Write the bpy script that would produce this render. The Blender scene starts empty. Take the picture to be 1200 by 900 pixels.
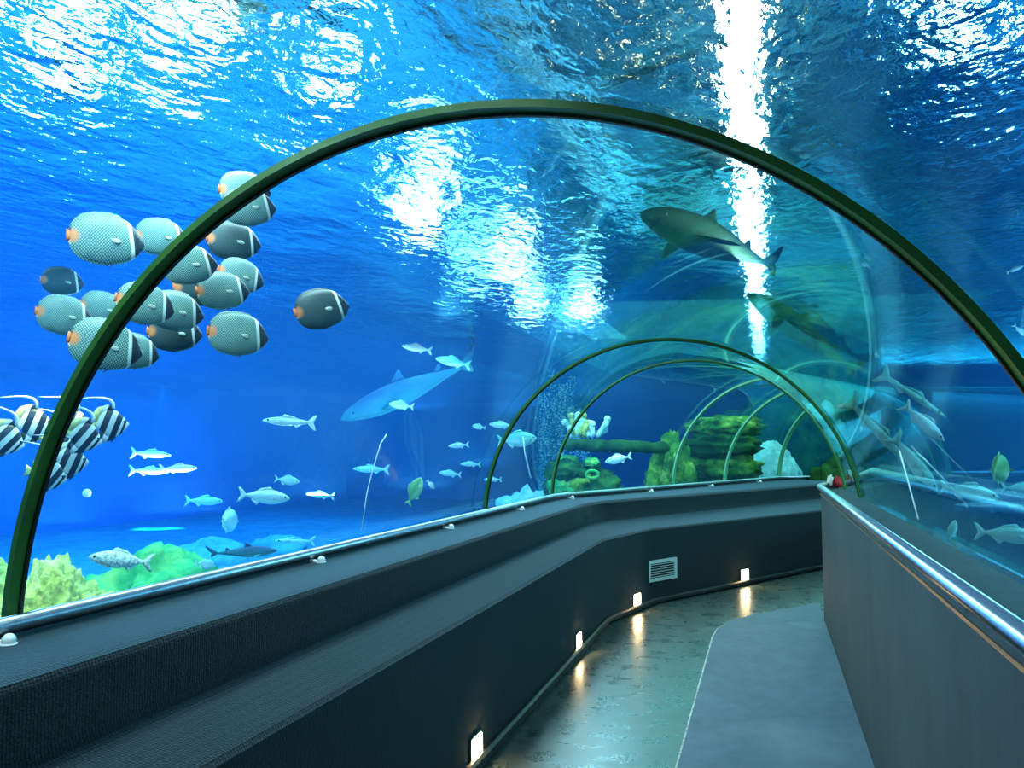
import bpy, bmesh, math, random
from mathutils import Vector, Matrix, noise
R = math.radians
PI = math.pi
SC = bpy.context.scene
COL = SC.collection

# ------------------------------------------------------------------ camera
CAMZ, PITCH, YAW, FPX = 1.5, 0.0729, 0.2878, 1000.0
cam_d = bpy.data.cameras.new('camera'); cam_d.sensor_width = 36.0; cam_d.lens = 30.0
cam_d.clip_start = 0.02; cam_d.clip_end = 200
cam = bpy.data.objects.new('camera', cam_d); COL.objects.link(cam)
cam.location = (0, 0, CAMZ); cam.rotation_euler = (PI / 2 + PITCH, 0, YAW)
SC.camera = cam
CF = Vector((-math.sin(YAW) * math.cos(PITCH), math.cos(YAW) * math.cos(PITCH), math.sin(PITCH)))
CR = Vector((math.cos(YAW), math.sin(YAW), 0)); CU = CR.cross(CF)

def at(px, py, depth):
    """a point of the world at this depth, seen at this place of the 1200x900 frame"""
    return Vector((0, 0, CAMZ)) + depth * (CF + (px - 600) / FPX * CR + (450 - py) / FPX * CU)

# ------------------------------------------------------------------ render look, world, lights
SC.view_settings.view_transform = 'Standard'; SC.view_settings.look = 'None'
SC.view_settings.gamma = 1; SC.view_settings.use_curve_mapping = False
SC.view_settings.exposure = 0.0
cy = SC.cycles
cy.caustics_reflective = False; cy.caustics_refractive = False
cy.max_bounces = 10; cy.diffuse_bounces = 3; cy.glossy_bounces = 4; cy.transmission_bounces = 6
cy.transparent_max_bounces = 24; cy.volume_bounces = 0
cy.sample_clamp_indirect = 4

W = bpy.data.worlds.new('hall_daylight'); SC.world = W; W.use_nodes = True
W.node_tree.nodes['Background'].inputs[0].default_value = (0.30, 0.55, 0.95, 1)
W.node_tree.nodes['Background'].inputs[1].default_value = 0.6

def area(name, loc, size, power, color, direction=(0, 0, -1), spread=180, shape='RECTANGLE'):
    d = bpy.data.lights.new(name, 'AREA'); d.shape = shape
    d.size, d.size_y = size; d.energy = power; d.color = color; d.spread = R(spread)
    o = bpy.data.objects.new(name, d); COL.objects.link(o); o.location = loc
    o.rotation_euler = Vector(direction).to_track_quat('-Z', 'Y').to_euler()
    return o
def spot(name, loc, target, power, color, deg, blend=.6):
    d = bpy.data.lights.new(name, 'SPOT'); d.energy = power; d.color = color; d.spot_size = R(deg); d.spot_blend = blend; d.shadow_soft_size = .05
    o = bpy.data.objects.new(name, d); COL.objects.link(o); o.location = loc
    o.rotation_euler = (Vector(target) - Vector(loc)).to_track_quat('-Z', 'Y').to_euler(); return o
# unseen area lights added under the water surface to brighten the tank
area('tank_fill_left', (-9, 10, 2.85), (8, 18), 1350, (.50, .80, 1))
area('tank_fill_near', (-6.0, 6.5, 2.85), (4.5, 9), 1250, (.6, .88, 1))
area('tank_fill_right', (5.0, 7, 2.85), (5, 14), 950, (.36, .82, 1))
area('tank_fill_right_near', (2.0, 4.6, 2.85), (1.2, 3), 110, (.5, 1, 1))  # added to brighten the fish on the right
area('tank_fill_middle', (-.5, 15, 2.85), (5, 13), 520, (.45, 1, .80))
area('ledge_fill', (-2.1, 5.5, 2.90), (.5, 13), 420, (.75, .95, 1))  # added over the left shoulder; lights the ledges, leaves wall faces dark
area('shoal_fill', (-1.1, .9, 2.72), (.8, .8), 18, (.8, 1, .95), (-1.8, 2.2, -.9))  # added front light on the butterflyfish, no lamp stands here
area('coral_fill', (-3.3, 3.4, 2.3), (.3, .3), 16, (1, .85, .45), (-.35, .2, -1), 90)  # warm light added so the coral shows yellow through the water
spot('floor_pool_light', (-12.4, 15.4, 2.85), (-12.4, 15.4, -.2), 5000, (.6, .95, 1), 22)
# unseen upward lights added in the water to make glitter in the ripples
U = dict(direction=(0, 0, 1), shape='ELLIPSE')
for nm, p, s, e, c in (
        ('left_a', (-4.3, 5.6, 1.0), .65, 55, (1, 1, 1)), ('left_b', (-5.4, 5.5, .9), .6, 50, (1, 1, 1)), ('left_c', (-3.6, 6.4, 1.1), .5, 36, (1, 1, 1)), ('left_d', (-6.6, 6.8, .2), .7, 60, (1, 1, 1)), ('left_e', (-4.9, 4.2, 1.2), .5, 30, (1, 1, 1)),
        ('mid_a', (-4.0, 9.6, 1.0), .8, 70, (1, .95, .9)), ('mid_b', (-4.4, 13, 1.2), .9, 100, (1, .9, .8)), ('mid_c', (-3.5, 16, 1.5), .8, 90, (1, .8, .7)),
        ('bend_a', (-3.45, 8.4, 1.9), .45, 40, (1, .95, .9)), ('bend_b', (-3.1, 10.5, 1.9), .45, 55, (1, .9, .85)), ('bend_c', (-2.5, 12.2, 2.25), .5, 80, (1, .85, .75)), ('bend_d', (-3.4, 12.4, 2.1), .5, 70, (1, .85, .75)),
        ('right_a', (1.6, 7.4, 1.0), .55, 40, (1, 1, 1)), ('right_b', (2.5, 7.2, 1.0), .5, 34, (1, 1, 1)), ('right_c', (1.9, 5.6, 1.4), .4, 22, (1, 1, 1))):
    area('glint_fill_' + nm, p, (s, s), e, c, **U)
area('glint_fill_strip', (-.07, 9.5, 2.62), (.16, 15), 260, (1, 1, 1), (0, 0, 1))  # unseen strip added above the roof for the white glitter band
area('glint_fill_teal', (4.2, 18, 2.6), (4, .8), 120, (.35, 1, .9), (0, 0, 1))  # unseen light added for the bright teal ripples far right
# ------------------------------------------------------------------ helpers
def setp(o, label=None, cat=None, group=None, kind=None):
    if label: o['label'] = label
    if cat: o['category'] = cat
    if group: o['group'] = group
    if kind: o['kind'] = kind
    return o

def obj(name, bm, mat, parent=None, smooth=True, recalc=True):
    if recalc: bmesh.ops.recalc_face_normals(bm, faces=bm.faces)
    me = bpy.data.meshes.new(name); bm.to_mesh(me); bm.free()
    if mat:
        for m in (mat if isinstance(mat, (list, tuple)) else [mat]): me.materials.append(m)
    if smooth:
        me.shade_smooth()
        if smooth == 'auto':
            me.set_sharp_from_angle(angle=R(35))
    o = bpy.data.objects.new(name, me); COL.objects.link(o)
    if parent: o.parent = parent
    return o

def empty(name, loc=(0, 0, 0), label=None, cat=None, group=None):
    o = bpy.data.objects.new(name, None); COL.objects.link(o); o.location = loc
    o.empty_display_size = 0.05
    return setp(o, label, cat, group)

def struct(name, bm, mat, smooth='auto', parent=None):
    o = obj(name, bm, mat, parent, smooth)
    if not parent: o['kind'] = 'structure'
    return o

def loft(bm, rings, closed=True, caps=True):
    vs = [[bm.verts.new(p) for p in r] for r in rings]
    n = len(rings[0])
    for a, b in zip(vs, vs[1:]):
        for i in range(n if closed else n - 1):
            j = (i + 1) % n
            bm.faces.new((a[i], a[j], b[j], b[i]))
    if caps and closed:
        bm.faces.new(vs[0][::-1]); bm.faces.new(vs[-1])
    return vs

def box(bm, c, s, rot=None):
    r = bmesh.ops.create_cube(bm, size=1)
    M = Matrix.Translation(c) @ (rot.to_4x4() if rot else Matrix()) @ Matrix.Diagonal((*s, 1))
    bmesh.ops.transform(bm, matrix=M, verts=r['verts'])
    return r['verts']

def bevelled_box(c, s, b=0.004, rot=None):
    bm = bmesh.new(); box(bm, c, s, rot)
    bmesh.ops.bevel(bm, geom=bm.edges[:], offset=b, segments=2, affect='EDGES')
    return bm

def tube(bm, pts, r, n=10, caps=True):
    pts = [Vector(p) for p in pts]
    rings = []; ref = None
    for i, p in enumerate(pts):
        t = (pts[min(i + 1, len(pts) - 1)] - pts[max(i - 1, 0)]).normalized()
        if ref is None: ref = Vector((0, 0, 1)) if abs(t.z) < .9 else Vector((1, 0, 0))
        u = t.cross(ref).normalized(); v = u.cross(t).normalized(); ref = v
        rr = r[i] if isinstance(r, (list, tuple)) else r
        rings.append([p + rr * (math.cos(2 * PI * k / n) * u + math.sin(2 * PI * k / n) * v) for k in range(n)])
    loft(bm, rings, True, caps)

def ball(bm, c, r, seg=10, scale=(1, 1, 1)):
    q = bmesh.ops.create_uvsphere(bm, u_segments=seg, v_segments=max(5, seg * 2 // 3), radius=1)
    bmesh.ops.transform(bm, matrix=Matrix.Translation(c) @ Matrix.Diagonal((r * scale[0], r * scale[1], r * scale[2], 1)), verts=q['verts'])
    return q['verts']

# node helpers
class N:
    def __init__(s, name):
        s.m = bpy.data.materials.new(name); s.m.use_nodes = True
        s.t = s.m.node_tree; s.t.nodes.clear()
        s.out = s.t.nodes.new('ShaderNodeOutputMaterial')
    def n(s, typ, ins=None, **kw):
        q = s.t.nodes.new('ShaderNode' + typ)
        for k, v in kw.items(): setattr(q, k, v)
        for k, v in (ins or {}).items():
            if isinstance(v, tuple) and len(v) == 2 and hasattr(v[0], 'outputs'): s.t.links.new(v[0].outputs[v[1]], q.inputs[k])
            elif hasattr(v, 'outputs'): s.t.links.new(v.outputs[0], q.inputs[k])
            elif isinstance(v, tuple) and len(v) == 3 and q.inputs[k].type == 'RGBA': q.inputs[k].default_value = (*v, 1)
            else: q.inputs[k].default_value = v
        return q
    def link(s, a, b): s.t.links.new(a, b)
    def surf(s, q): s.link(q.outputs[0], s.out.inputs[0]); return s.m
    def coord(s, kind='Object', scale=(1, 1, 1), rot=(0, 0, 0)):
        c = s.n('TexCoord'); mp = s.n('Mapping'); s.link(c.outputs[kind], mp.inputs[0])
        mp.inputs['Scale'].default_value = scale; mp.inputs['Rotation'].default_value = rot
        return mp
    def noise(s, vec, scale=5, detail=4, rough=.55, dist=0):
        return s.n('TexNoise', {'Vector': vec, 'Scale': scale, 'Detail': detail, 'Roughness': rough, 'Distortion': dist})
    def ramp(s, fac, stops):
        q = s.n('ValToRGB', {'Fac': fac}); e = q.color_ramp.elements
        while len(e) < len(stops): e.new(.5)
        for x, (p, c) in zip(e, stops): x.position = p; x.color = (*c, 1)
        return q
    def bump(s, h, strength=.3, dist=.01, normal=None):
        q = s.n('Bump', {'Height': h, 'Strength': strength, 'Distance': dist})
        if normal: s.link(normal.outputs[0], q.inputs['Normal'])
        return q
    def mix(s, fac, a, b, blend='MIX'):
        q = s.n('MixRGB', {'Fac': fac, 'Color1': a, 'Color2': b}); q.blend_type = blend; return q

def pbr(name, color, rough=.5, metal=0, bump=None, spec=.5, var=0, vscale=20):
    q = N(name); d = {'Roughness': rough, 'Metallic': metal, 'Specular IOR Level': spec}
    c = q.coord()
    if var:
        nz = q.noise(c, vscale, 4)
        a = tuple(x * (1 - var) for x in color); b = tuple(min(1, x * (1 + var)) for x in color)
        d['Base Color'] = q.ramp(nz, [(.3, a), (.7, b)])
    else: d['Base Color'] = color
    if bump:
        nb = q.noise(c, bump[0], 5); d['Normal'] = q.bump(nb, bump[1], bump[2] if len(bump) > 2 else .01)
    return q.surf(q.n('BsdfPrincipled', d))

# ------------------------------------------------------------------ setting materials
def mat_carpet():
    q = N('carpet'); c = q.coord()
    fine = q.noise(c, 300, 2, .6); weave = q.n('TexVoronoi', {'Vector': q.coord(scale=(1, 1, 1.4)), 'Scale': 95.0, 'Randomness': .35})
    big = q.noise(c, 2.2, 5, .6); mid = q.noise(c, 22, 5, .65)
    col = q.ramp(q.mix(.5, big, mid), [(.3, (.003, .007, .012)), (.7, (.010, .020, .029))])
    yarn = q.ramp((weave, 'Distance'), [(.15, (1, 1, 1)), (.55, (.25, .25, .25))])
    fl = q.ramp(fine, [(.5, (0, 0, 0)), (.78, (.5, .5, .5))])
    col2 = q.mix(fl, q.mix(1, col, yarn, 'MULTIPLY'), (.055, .085, .105))
    h = q.mix(.35, (weave, 'Distance'), fine)
    bs = q.n('BsdfPrincipled', {'Base Color': col2, 'Roughness': .95, 'Specular IOR Level': .15, 'Sheen Weight': .25, 'Sheen Roughness': .5, 'Sheen Tint': (.6, .85, 1.0),
             'Normal': q.bump(h, .7, .006)})
    return q.surf(bs)
def mat_rightwall():
    q = N('painted_plaster'); c = q.coord()
    st = q.noise(q.coord(scale=(1, 1, .25)), 6, 6, .6); big = q.noise(c, 1.5, 4); fine = q.noise(c, 120, 3)
    col = q.ramp(q.mix(.5, st, big), [(.3, (.012, .019, .021)), (.7, (.038, .050, .049))])
    bs = q.n('BsdfPrincipled', {'Base Color': col, 'Roughness': .7, 'Specular IOR Level': .3, 'Normal': q.bump(fine, .25, .004)})
    return q.surf(bs)
def mat_floor():
    q = N('wet_vinyl_floor'); c = q.coord()
    big = q.noise(c, 1.3, 5, .6); mid = q.noise(c, 7, 5, .6); streak = q.noise(q.coord(scale=(1, .35, 1)), 5, 4, .6, 1.0)
    col = q.ramp(q.mix(.5, big, mid), [(.3, (.034, .052, .052)), (.5, (.056, .078, .076)), (.72, (.080, .102, .096))])
    dark = q.ramp(streak, [(.56, (1, 1, 1)), (.72, (.45, .5, .55))])
    spots = q.n('TexVoronoi', {'Vector': c, 'Scale': 3.1, 'Randomness': 1.0}); sp = q.ramp((spots, 'Distance'), [(.02, (.3, .3, .3)), (.05, (1, 1, 1))])
    col = q.mix(1, q.mix(1, col, dark, 'MULTIPLY'), sp, 'MULTIPLY')
    rg = q.ramp(mid, [(.3, (.23, .23, .23)), (.7, (.36, .36, .36))])
    bs = q.n('BsdfPrincipled', {'Base Color': col, 'Roughness': rg, 'Specular IOR Level': .75, 'Normal': q.bump(q.mix(.3, mid, streak), .10, .012)})
    return q.surf(bs)
def mat_mat():
    q = N('rubber_mat'); c = q.coord()
    fine = q.noise(c, 220, 3); big = q.noise(c, 1.6, 5, .6); mid = q.noise(c, 12, 4)
    wear = q.ramp(q.noise(c, 1.1, 2), [(.55, (0, 0, 0)), (.75, (.5, .5, .5))])
    col = q.ramp(q.mix(.4, big, mid), [(.3, (.055, .095, .135)), (.7, (.11, .165, .22))])
    col = q.mix(wear, col, (.22, .28, .31))
    bs = q.n('BsdfPrincipled', {'Base Color': col, 'Roughness': .62, 'Specular IOR Level': .4, 'Normal': q.bump(fine, .3, .003)})
    return q.surf(bs)
def mat_acrylic():
    q = N('clear_acrylic')
    lw = q.n('LayerWeight', {'Blend': .5})
    pw = q.n('Math', {0: (lw, 'Facing'), 1: 5.0}, operation='POWER')
    fr = q.n('MapRange', {'Value': pw, 'To Min': .015, 'To Max': .8})
    tr = q.n('BsdfTransparent', {'Color': (.965, .99, .985)}); gl = q.n('BsdfGlossy', {'Color': (.55, .95, .95), 'Roughness': .02})
    return q.surf(q.n('MixShader', {0: fr, 1: tr, 2: gl}))
def water_volume(q):
    ab = q.n('VolumeAbsorption', {'Color': WATER_COL, 'Density': WATER_DENS})
    if HAZE > 0:
        sc = q.n('VolumeScatter', {'Color': (.05, .36, 1.0), 'Density': HAZE, 'Anisotropy': .2})
        ab = q.n('AddShader', {0: ab, 1: sc})
    q.link(ab.outputs[0], q.out.inputs['Volume'])
def mat_water_body():
    q = N('water_body'); water_volume(q); return q.m
def mat_water_surface():
    q = N('rippled_water_surface'); c = q.coord(scale=(1, .62, 1), rot=(0, 0, .5)); water_volume(q)
    a = q.noise(c, .9, 2, .5, .3); b = q.noise(c, 6.5, 2, .5, .5); d = q.noise(c, 19, 3, .55, .4)
    h = q.n('Math', {0: q.n('Math', {0: a, 1: RIP[0]}, operation='MULTIPLY'), 1: q.n('Math', {0: b, 1: RIP[1]}, operation='MULTIPLY')}, operation='ADD')
    h = q.n('Math', {0: h, 1: q.n('Math', {0: d, 1: RIP[2]}, operation='MULTIPLY')}, operation='ADD')
    bp = q.n('Bump', {'Height': h, 'Strength': 1.0, 'Distance': 1.0})
    gl = q.n('BsdfGlass', {'IOR': 1.33, 'Roughness': 0.0, 'Normal': bp})
    return q.surf(gl)
WATER_COL = (.22, .78, .97); WATER_DENS = .34; HAZE = 0.024
RIP = (.045, .0135, .0042)

M = {}
M['carpet'] = mat_carpet(); M['plaster'] = mat_rightwall(); M['floor'] = mat_floor(); M['mat'] = mat_mat(); M['acrylic'] = mat_acrylic()
M['water'] = mat_water_body(); M['surface'] = mat_water_surface()
M['black_rubber'] = pbr('black_rubber', (.008, .010, .012), .45)
M['steel'] = pbr('brushed_steel', (.42, .46, .48), .28, 1, var=.12, vscale=40)
M['white'] = pbr('white_plastic', (.78, .80, .80), .4)
M['copper'] = pbr('copper_trim', (.60, .36, .22), .35, 1)
M['sand'] = pbr('tank_sand', (.26, .42, .50), .9, bump=(6, .6, .06), var=.25, vscale=3)

# ------------------------------------------------------------------ path of the tunnel
Y0, LEN2, LEN3, TH2 = 8.15, 5.0, 7.0, R(52)
def dirv(h): return Vector((math.sin(h), math.cos(h)))
def lerp(a, b, t): return a + (b - a) * max(0, min(1, t))
def bend(L):      # the lower wall turns a little more than the glass above it
    return R(lerp(21, 30, (L + 2.05) / .7)) if L < -1.0 else R(21)
def path(L, e=.15, start=-1.7, th=None):
    th = bend(L) if th is None else th
    d0, d1, d2 = dirv(0), dirv(th), dirv(th + TH2)
    A0, A1 = Vector((0, start)), Vector((0, lerp(Y0, Y0 - .68, (L + 2.05) / .7) if L < -1.0 else Y0)); A2 = A1 + LEN2 * d1; A3 = A2 + LEN3 * d2
    def right(d): return Vector((d.y, -d.x))
    def mit(P, da, db):
        m = (right(da) + right(db)).normalized(); return P + m * (L / m.dot(right(da)))
    P = [A0 + L * right(d0), mit(A1, d0, d1), mit(A2, d1, d2), A3 + L * right(d2)]
    e = min(e, 1.2)
    out = [P[0], P[1] - e * d0, P[1] + e * d1, P[2] - e * d1, P[2] + e * d2, P[3]]
    return out
def sweep(profile, e=.15, ends=None):
    """profile: list of (L, z[, e]); -> list of rings along the path"""
    cols = [path(p[0], p[2] if len(p) > 2 else e) for p in profile]
    n = len(cols[0])
    return [[Vector((cols[j][i].x, cols[j][i].y, profile[j][1])) for j in range(len(profile))] for i in range(n)]
LC, RC, ZC = -.716, 1.40, .9285         # tunnel axis (lateral), inner radius, height of its centre
GLASS_L_Z, GLASS_R_Z = .95, 1.12

# ------------------------------------------------------------------ setting: tunnel floor, walls
bm = bmesh.new()
loft(bm, sweep([(-1.50, 0, .5), (.62, 0, .2), (.62, -.15, .2), (-1.50, -.15, .5)]))
struct('floor', bm, M['floor'])
bm = bmesh.new()
E1 = .55
prof = [(-1.34, 0, E1), (-1.34, .695, E1), (-1.352, .712, E1), (-1.375, .72, E1), (-1.58, .757, .35), (-1.612, .772, .3), (-1.622, .80, .3), (-1.622, .945, .25), (-1.632, .968, .22), (-1.66, .976, .2),
        (-2.165, .955, .15), (-2.165, -.15, .15), (-1.5, -.15, .3)]
loft(bm, sweep(prof)); struct('wall_left', bm, M['carpet'])
bm = bmesh.new()
prof = [(.455, 0), (.455, 1.105), (.462, 1.118), (.48, 1.122), (.725, 1.12), (.725, -.15), (.5, -.15)]
loft(bm, sweep(prof)); struct('wall_right', bm, M['plaster'])
# round rubber skirting along the foot of the left wall
bm = bmesh.new()
pp = path(-1.315, .55); tube(bm, [(p.x, p.y, .03) for p in pp], .03, 10)
struct('baseboard_left', bm, M['black_rubber'])
# back wall behind the viewer
bm = bmesh.new(); box(bm, (-.716, -1.72, 1.1), (2.95, .05, 2.5)); struct('wall_back', bm, M['plaster'], smooth=False)

# ------------------------------------------------------------------ setting: acrylic tunnel panes, one per bay
def arc_pts(r, n=40):
    a0 = math.asin((GLASS_R_Z - ZC) / RC); a1 = PI - math.asin((GLASS_L_Z - ZC) / RC)
    return [(LC + r * math.cos(lerp(a0, a1, i / n)), ZC + r * math.sin(lerp(a0, a1, i / n))) for i in range(n + 1)]
def axis_frame(s):
    """point and heading on the tunnel centre line (lateral LC) at distance s from the start of the straight"""
    pass
def bay(name, ya, yb):
    pass
T1 = R(21)
def station(k, L):
    """cross-sections: ('y', y) straight bay; ('m1',) mitre; ('s', s) second bay; ('m2',); ('t', t) third bay"""
    d0, d1, d2 = dirv(0), dirv(T1), dirv(T1 + TH2)
    rt = lambda d: Vector((d.y, -d.x))
    A1 = Vector((0, Y0)); A2 = A1 + LEN2 * d1
    if k[0] == 'y': return Vector((L, k[1] + (L - LC) * math.tan(k[2] if len(k) > 2 else 0)))
    if k[0] == 'm1': m = (rt(d0) + rt(d1)).normalized(); return A1 + m * (L / m.dot(rt(d0)))
    if k[0] == 's': return A1 + d1 * k[1] + rt(d1) * L
    if k[0] == 'm2': m = (rt(d1) + rt(d2)).normalized(); return A2 + m * (L / m.dot(rt(d1)))
    if k[0] == 't': return A2 + d2 * k[1] + rt(d2) * L
STN = [('y', -1.7), ('y', 1.913, -.059), ('y', 6.562, .143), ('m1',), ('s', 2.3), ('s', 3.9), ('m2',), ('t', 6.5)]
for i in range(len(STN) - 1):
    bm = bmesh.new()
    pi, po = arc_pts(RC), arc_pts(RC + .04)
    prof = pi + po[::-1]
    loft(bm, [[Vector((*station(k, L), z)) for L, z in prof] for k in (STN[i], STN[i + 1])], True, False)
    struct('window_%d' % (i + 1), bm, M['acrylic'], smooth='auto')

# ------------------------------------------------------------------ setting: the tank
TX0, TX1, TY0, TY1, TZ0, TZ1 = -14.0, 9.5, -5.0, 27.0, -.25, 2.95
def wall_paint(name, c):
    return pbr(name, c, .9, var=.12, vscale=.5, bump=(1.5, .3, .05))
M['blue_wall'] = wall_paint('blue_tank_wall', (.05, .24, .85))
M['teal_wall'] = wall_paint('teal_tank_wall', (.010, .13, .14))
for nm, c, s, mt in (('wall_tank_left', (TX0 - .1, 11, 1.5), (.2, 32.6, 3.9), 'blue_wall'), ('wall_tank_right', (TX1 + .1, 11, 1.5), (.2, 32.6, 3.9), 'teal_wall'),
                     ('wall_tank_far', (-2.25, TY1 + .1, 1.5), (23.5, .2, 3.9), 'blue_wall'), ('wall_tank_near', (-2.25, TY0 - .1, 1.5), (23.5, .2, 3.9), 'blue_wall')):
    bm = bmesh.new(); box(bm, c, s); struct(nm, bm, M[mt], smooth=False)
bm = bmesh.new()
NX, NY = 90, 120
g = [[bm.verts.new((lerp(TX0, TX1, i / NX), lerp(TY0, TY1, j / NY), 0)) for i in range(NX + 1)] for j in range(NY + 1)]
for row in g:
    for v in row:
        v.co.z = TZ0 + .10 * noise.noise(Vector((v.co.x * .35, v.co.y * .35, 3))) + .03 * noise.noise(v.co * 1.7) + .0
for j in range(NY):
    for i in range(NX): bm.faces.new((g[j][i], g[j][i + 1], g[j + 1][i + 1], g[j + 1][i]))
struct('floor_tank', bm, M['sand'], smooth=True)
# water: a box with the tunnel left out of it; its top is the rippled surface
bm = bmesh.new()
b0 = box(bm, ((TX0 + TX1) / 2, (TY0 + TY1) / 2, (TZ1 + TZ0 - .3) / 2), (TX1 - TX0 - .02, TY1 - TY0 - .02, TZ1 - TZ0 + .3))
bmesh.ops.recalc_face_normals(bm, faces=bm.faces)
for f in bm.faces:
    f.material_index = 1 if f.normal.z > .9 else 0
outer = set(bm.faces)
ro = RC + .05
prof = [(LC + ro * math.cos(PI * i / 36), ZC + ro * math.sin(PI * i / 36)) for i in range(37)] + [(LC - ro, -.2), (LC + ro, -.2)]
stn = [('y', -1.8)] + STN[1:-1] + [('t', 6.6)]
loft(bm, [[Vector((*station(k, L), z)) for L, z in prof] for k in stn])
inner = [f for f in bm.faces if f not in outer]
bmesh.ops.recalc_face_normals(bm, faces=inner)
bmesh.ops.reverse_faces(bm, faces=inner)
o = obj('tank_water', bm, [M['water'], M['surface']], smooth=False, recalc=False)
o['kind'] = 'structure'
# ------------------------------------------------------------------ hoops at the joints of the panes
M['hoop'] = pbr('green_hoop_paint', (.040, .15, .022), .35, .15, var=.25, vscale=6)
M['hoop_pale'] = pbr('pale_green_joint', (.20, .50, .26), .4)
M['seal'] = pbr('black_seal', (.006, .009, .006), .4)
def hoop(k, label, mt, d, thin=1.0):
    t = empty('tunnel_hoop', (*station(k, LC), 0), label, 'hoop', 'hoops along the tunnel')
    o = Vector((*station(k, LC), 0)); d = Vector((d.x, d.y, 0))
    def ring(name, r0, r1, y0, y1, mat):
        rings = []
        n = 64; a0 = math.asin((GLASS_R_Z + .010 - ZC) / RC); a1 = PI - math.asin((GLASS_L_Z + .022 - ZC) / RC)
        for i in range(n + 1):
            a = lerp(a0, a1, i / n); q = []
            for r, y in ((r0, y0), (r1, y0), (r1, y1), (r0, y1)):
                p = station(k, LC + r * math.cos(a)); q.append(Vector((p.x, p.y, ZC + r * math.sin(a))) + d * y - o)
            rings.append(q)
        bm = bmesh.new(); loft(bm, rings); obj(name, bm, mat, t, 'auto')
    ring('band', RC - .020 * thin, RC - .001, -.024 * thin, .016 * thin, mt)
    ring('seal', RC - .026 * thin, RC - .001, .0165 * thin, .030 * thin, M['seal'] if mt is not M['hoop_pale'] else mt)
    return t
d1 = dirv(T1); dm = dirv(T1 / 2); dm2 = dirv(T1 + TH2 / 2)
hoop(('y', 1.913, -.059), 'largest dark green hoop arching over the whole tunnel, nearest the viewer', M['hoop'], dirv(0))
hoop(('y', 6.562, .143), 'middle-sized thin dark hoop, second from the viewer', M['hoop'], dirv(0), .9)
hoop(('m1',), 'third thin dark hoop, at the bend of the tunnel', M['hoop'], dm, .8)
hoop(('s', 2.3), 'pale green joint hoop just past the bend, in front of the mossy rocks', M['hoop_pale'], d1, .9)
hoop(('s', 3.9), 'pale green joint hoop crossing the dark mossy rock block', M['hoop_pale'], d1, 1.1)
hoop(('m2',), 'pale green joint hoop farthest down the tunnel, beside the dark end', M['hoop_pale'], dm2, 1.2)

# ------------------------------------------------------------------ handrails
def path3(L, z, e=.15): return [Vector((p.x, p.y, z)) for p in path(L, e)]
def along(pts, s):
    for a, b in zip(pts, pts[1:]):
        l = (b - a).length
        if s <= l: return a + (b - a) * (s / l), (b - a).normalized()
        s -= l
    return pts[-1], (pts[-1] - pts[-2]).normalized()
rl = setp(empty('handrail', (-2.05, 0, .995)), 'slim steel handrail on the left, along the foot of the glass', 'handrail')
org = Vector((-2.05, 0, .995))
bm = bmesh.new(); tube(bm, [p - org for p in path3(-2.05, .998)], .026, 12); obj('rail_tube', bm, M['steel'], rl)
bm = bmesh.new(); loft(bm, [[p - org for p in r] for r in sweep([(-2.088, .956), (-2.076, .956), (-2.076, .990), (-2.088, .990)])]); obj('glass_channel', bm, M['steel'], rl, False)
pts = path3(-2.05, .998); s0 = 1.7 + 1.88
def bracket_mesh():
    bm = bmesh.new(); tube(bm, [(0, 0, -.018), (.01, 0, -.032), (.05, 0, -.033), (.062, 0, -.034)], .0095, 8)
    ball(bm, (.066, 0, -.024), .019, 10); q = bmesh.ops.create_cone(bm, segments=12, radius1=.022, radius2=.022, depth=.008, cap_ends=True)
    bmesh.ops.translate(bm, vec=(.066, 0, -.036), verts=q['verts']); return bm
br0 = None
for k in range(-1, 9):
    p, t = along(pts, s0 + 1.71 * k)
    if br0 is None: b = br0 = obj('bracket', bracket_mesh(), M['white'], rl)
    else: b = br0.copy(); COL.objects.link(b)
    b.location = p - org; b.rotation_euler = (0, 0, math.atan2(-t.x, t.y)); 
rr = setp(empty('handrail', (.44, 0, 1.157)), 'thick polished steel handrail on top of the right-hand wall', 'handrail')
org = Vector((.44, 0, 1.157))
bm = bmesh.new(); tube(bm, [p - org for p in path3(.447, 1.150)], .026, 14); obj('rail_tube', bm, M['steel'], rr)
bm = bmesh.new(); loft(bm, [[p - org for p in r] for r in sweep([(.4535, 1.083), (.447, 1.083), (.447, 1.093), (.4535, 1.093)])]); setp(obj('trim_strip', bm, M['copper'], rr, False), 'thin copper-coloured strip under the rail')
pts = path3(.449, 1.150); sb0 = None
for k in range(8):
    p, t = along(pts, 2.4 + 1.6 * k)
    if sb0 is None:
        bm = bmesh.new(); tube(bm, [(0, 0, -.02), (.008, 0, -.038)], .010, 8); b = sb0 = obj('saddle', bm, M['steel'], rr)
    else: b = sb0.copy(); COL.objects.link(b)
    b.location = p - org; b.rotation_euler = (0, 0, math.atan2(-t.x, t.y))

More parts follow.
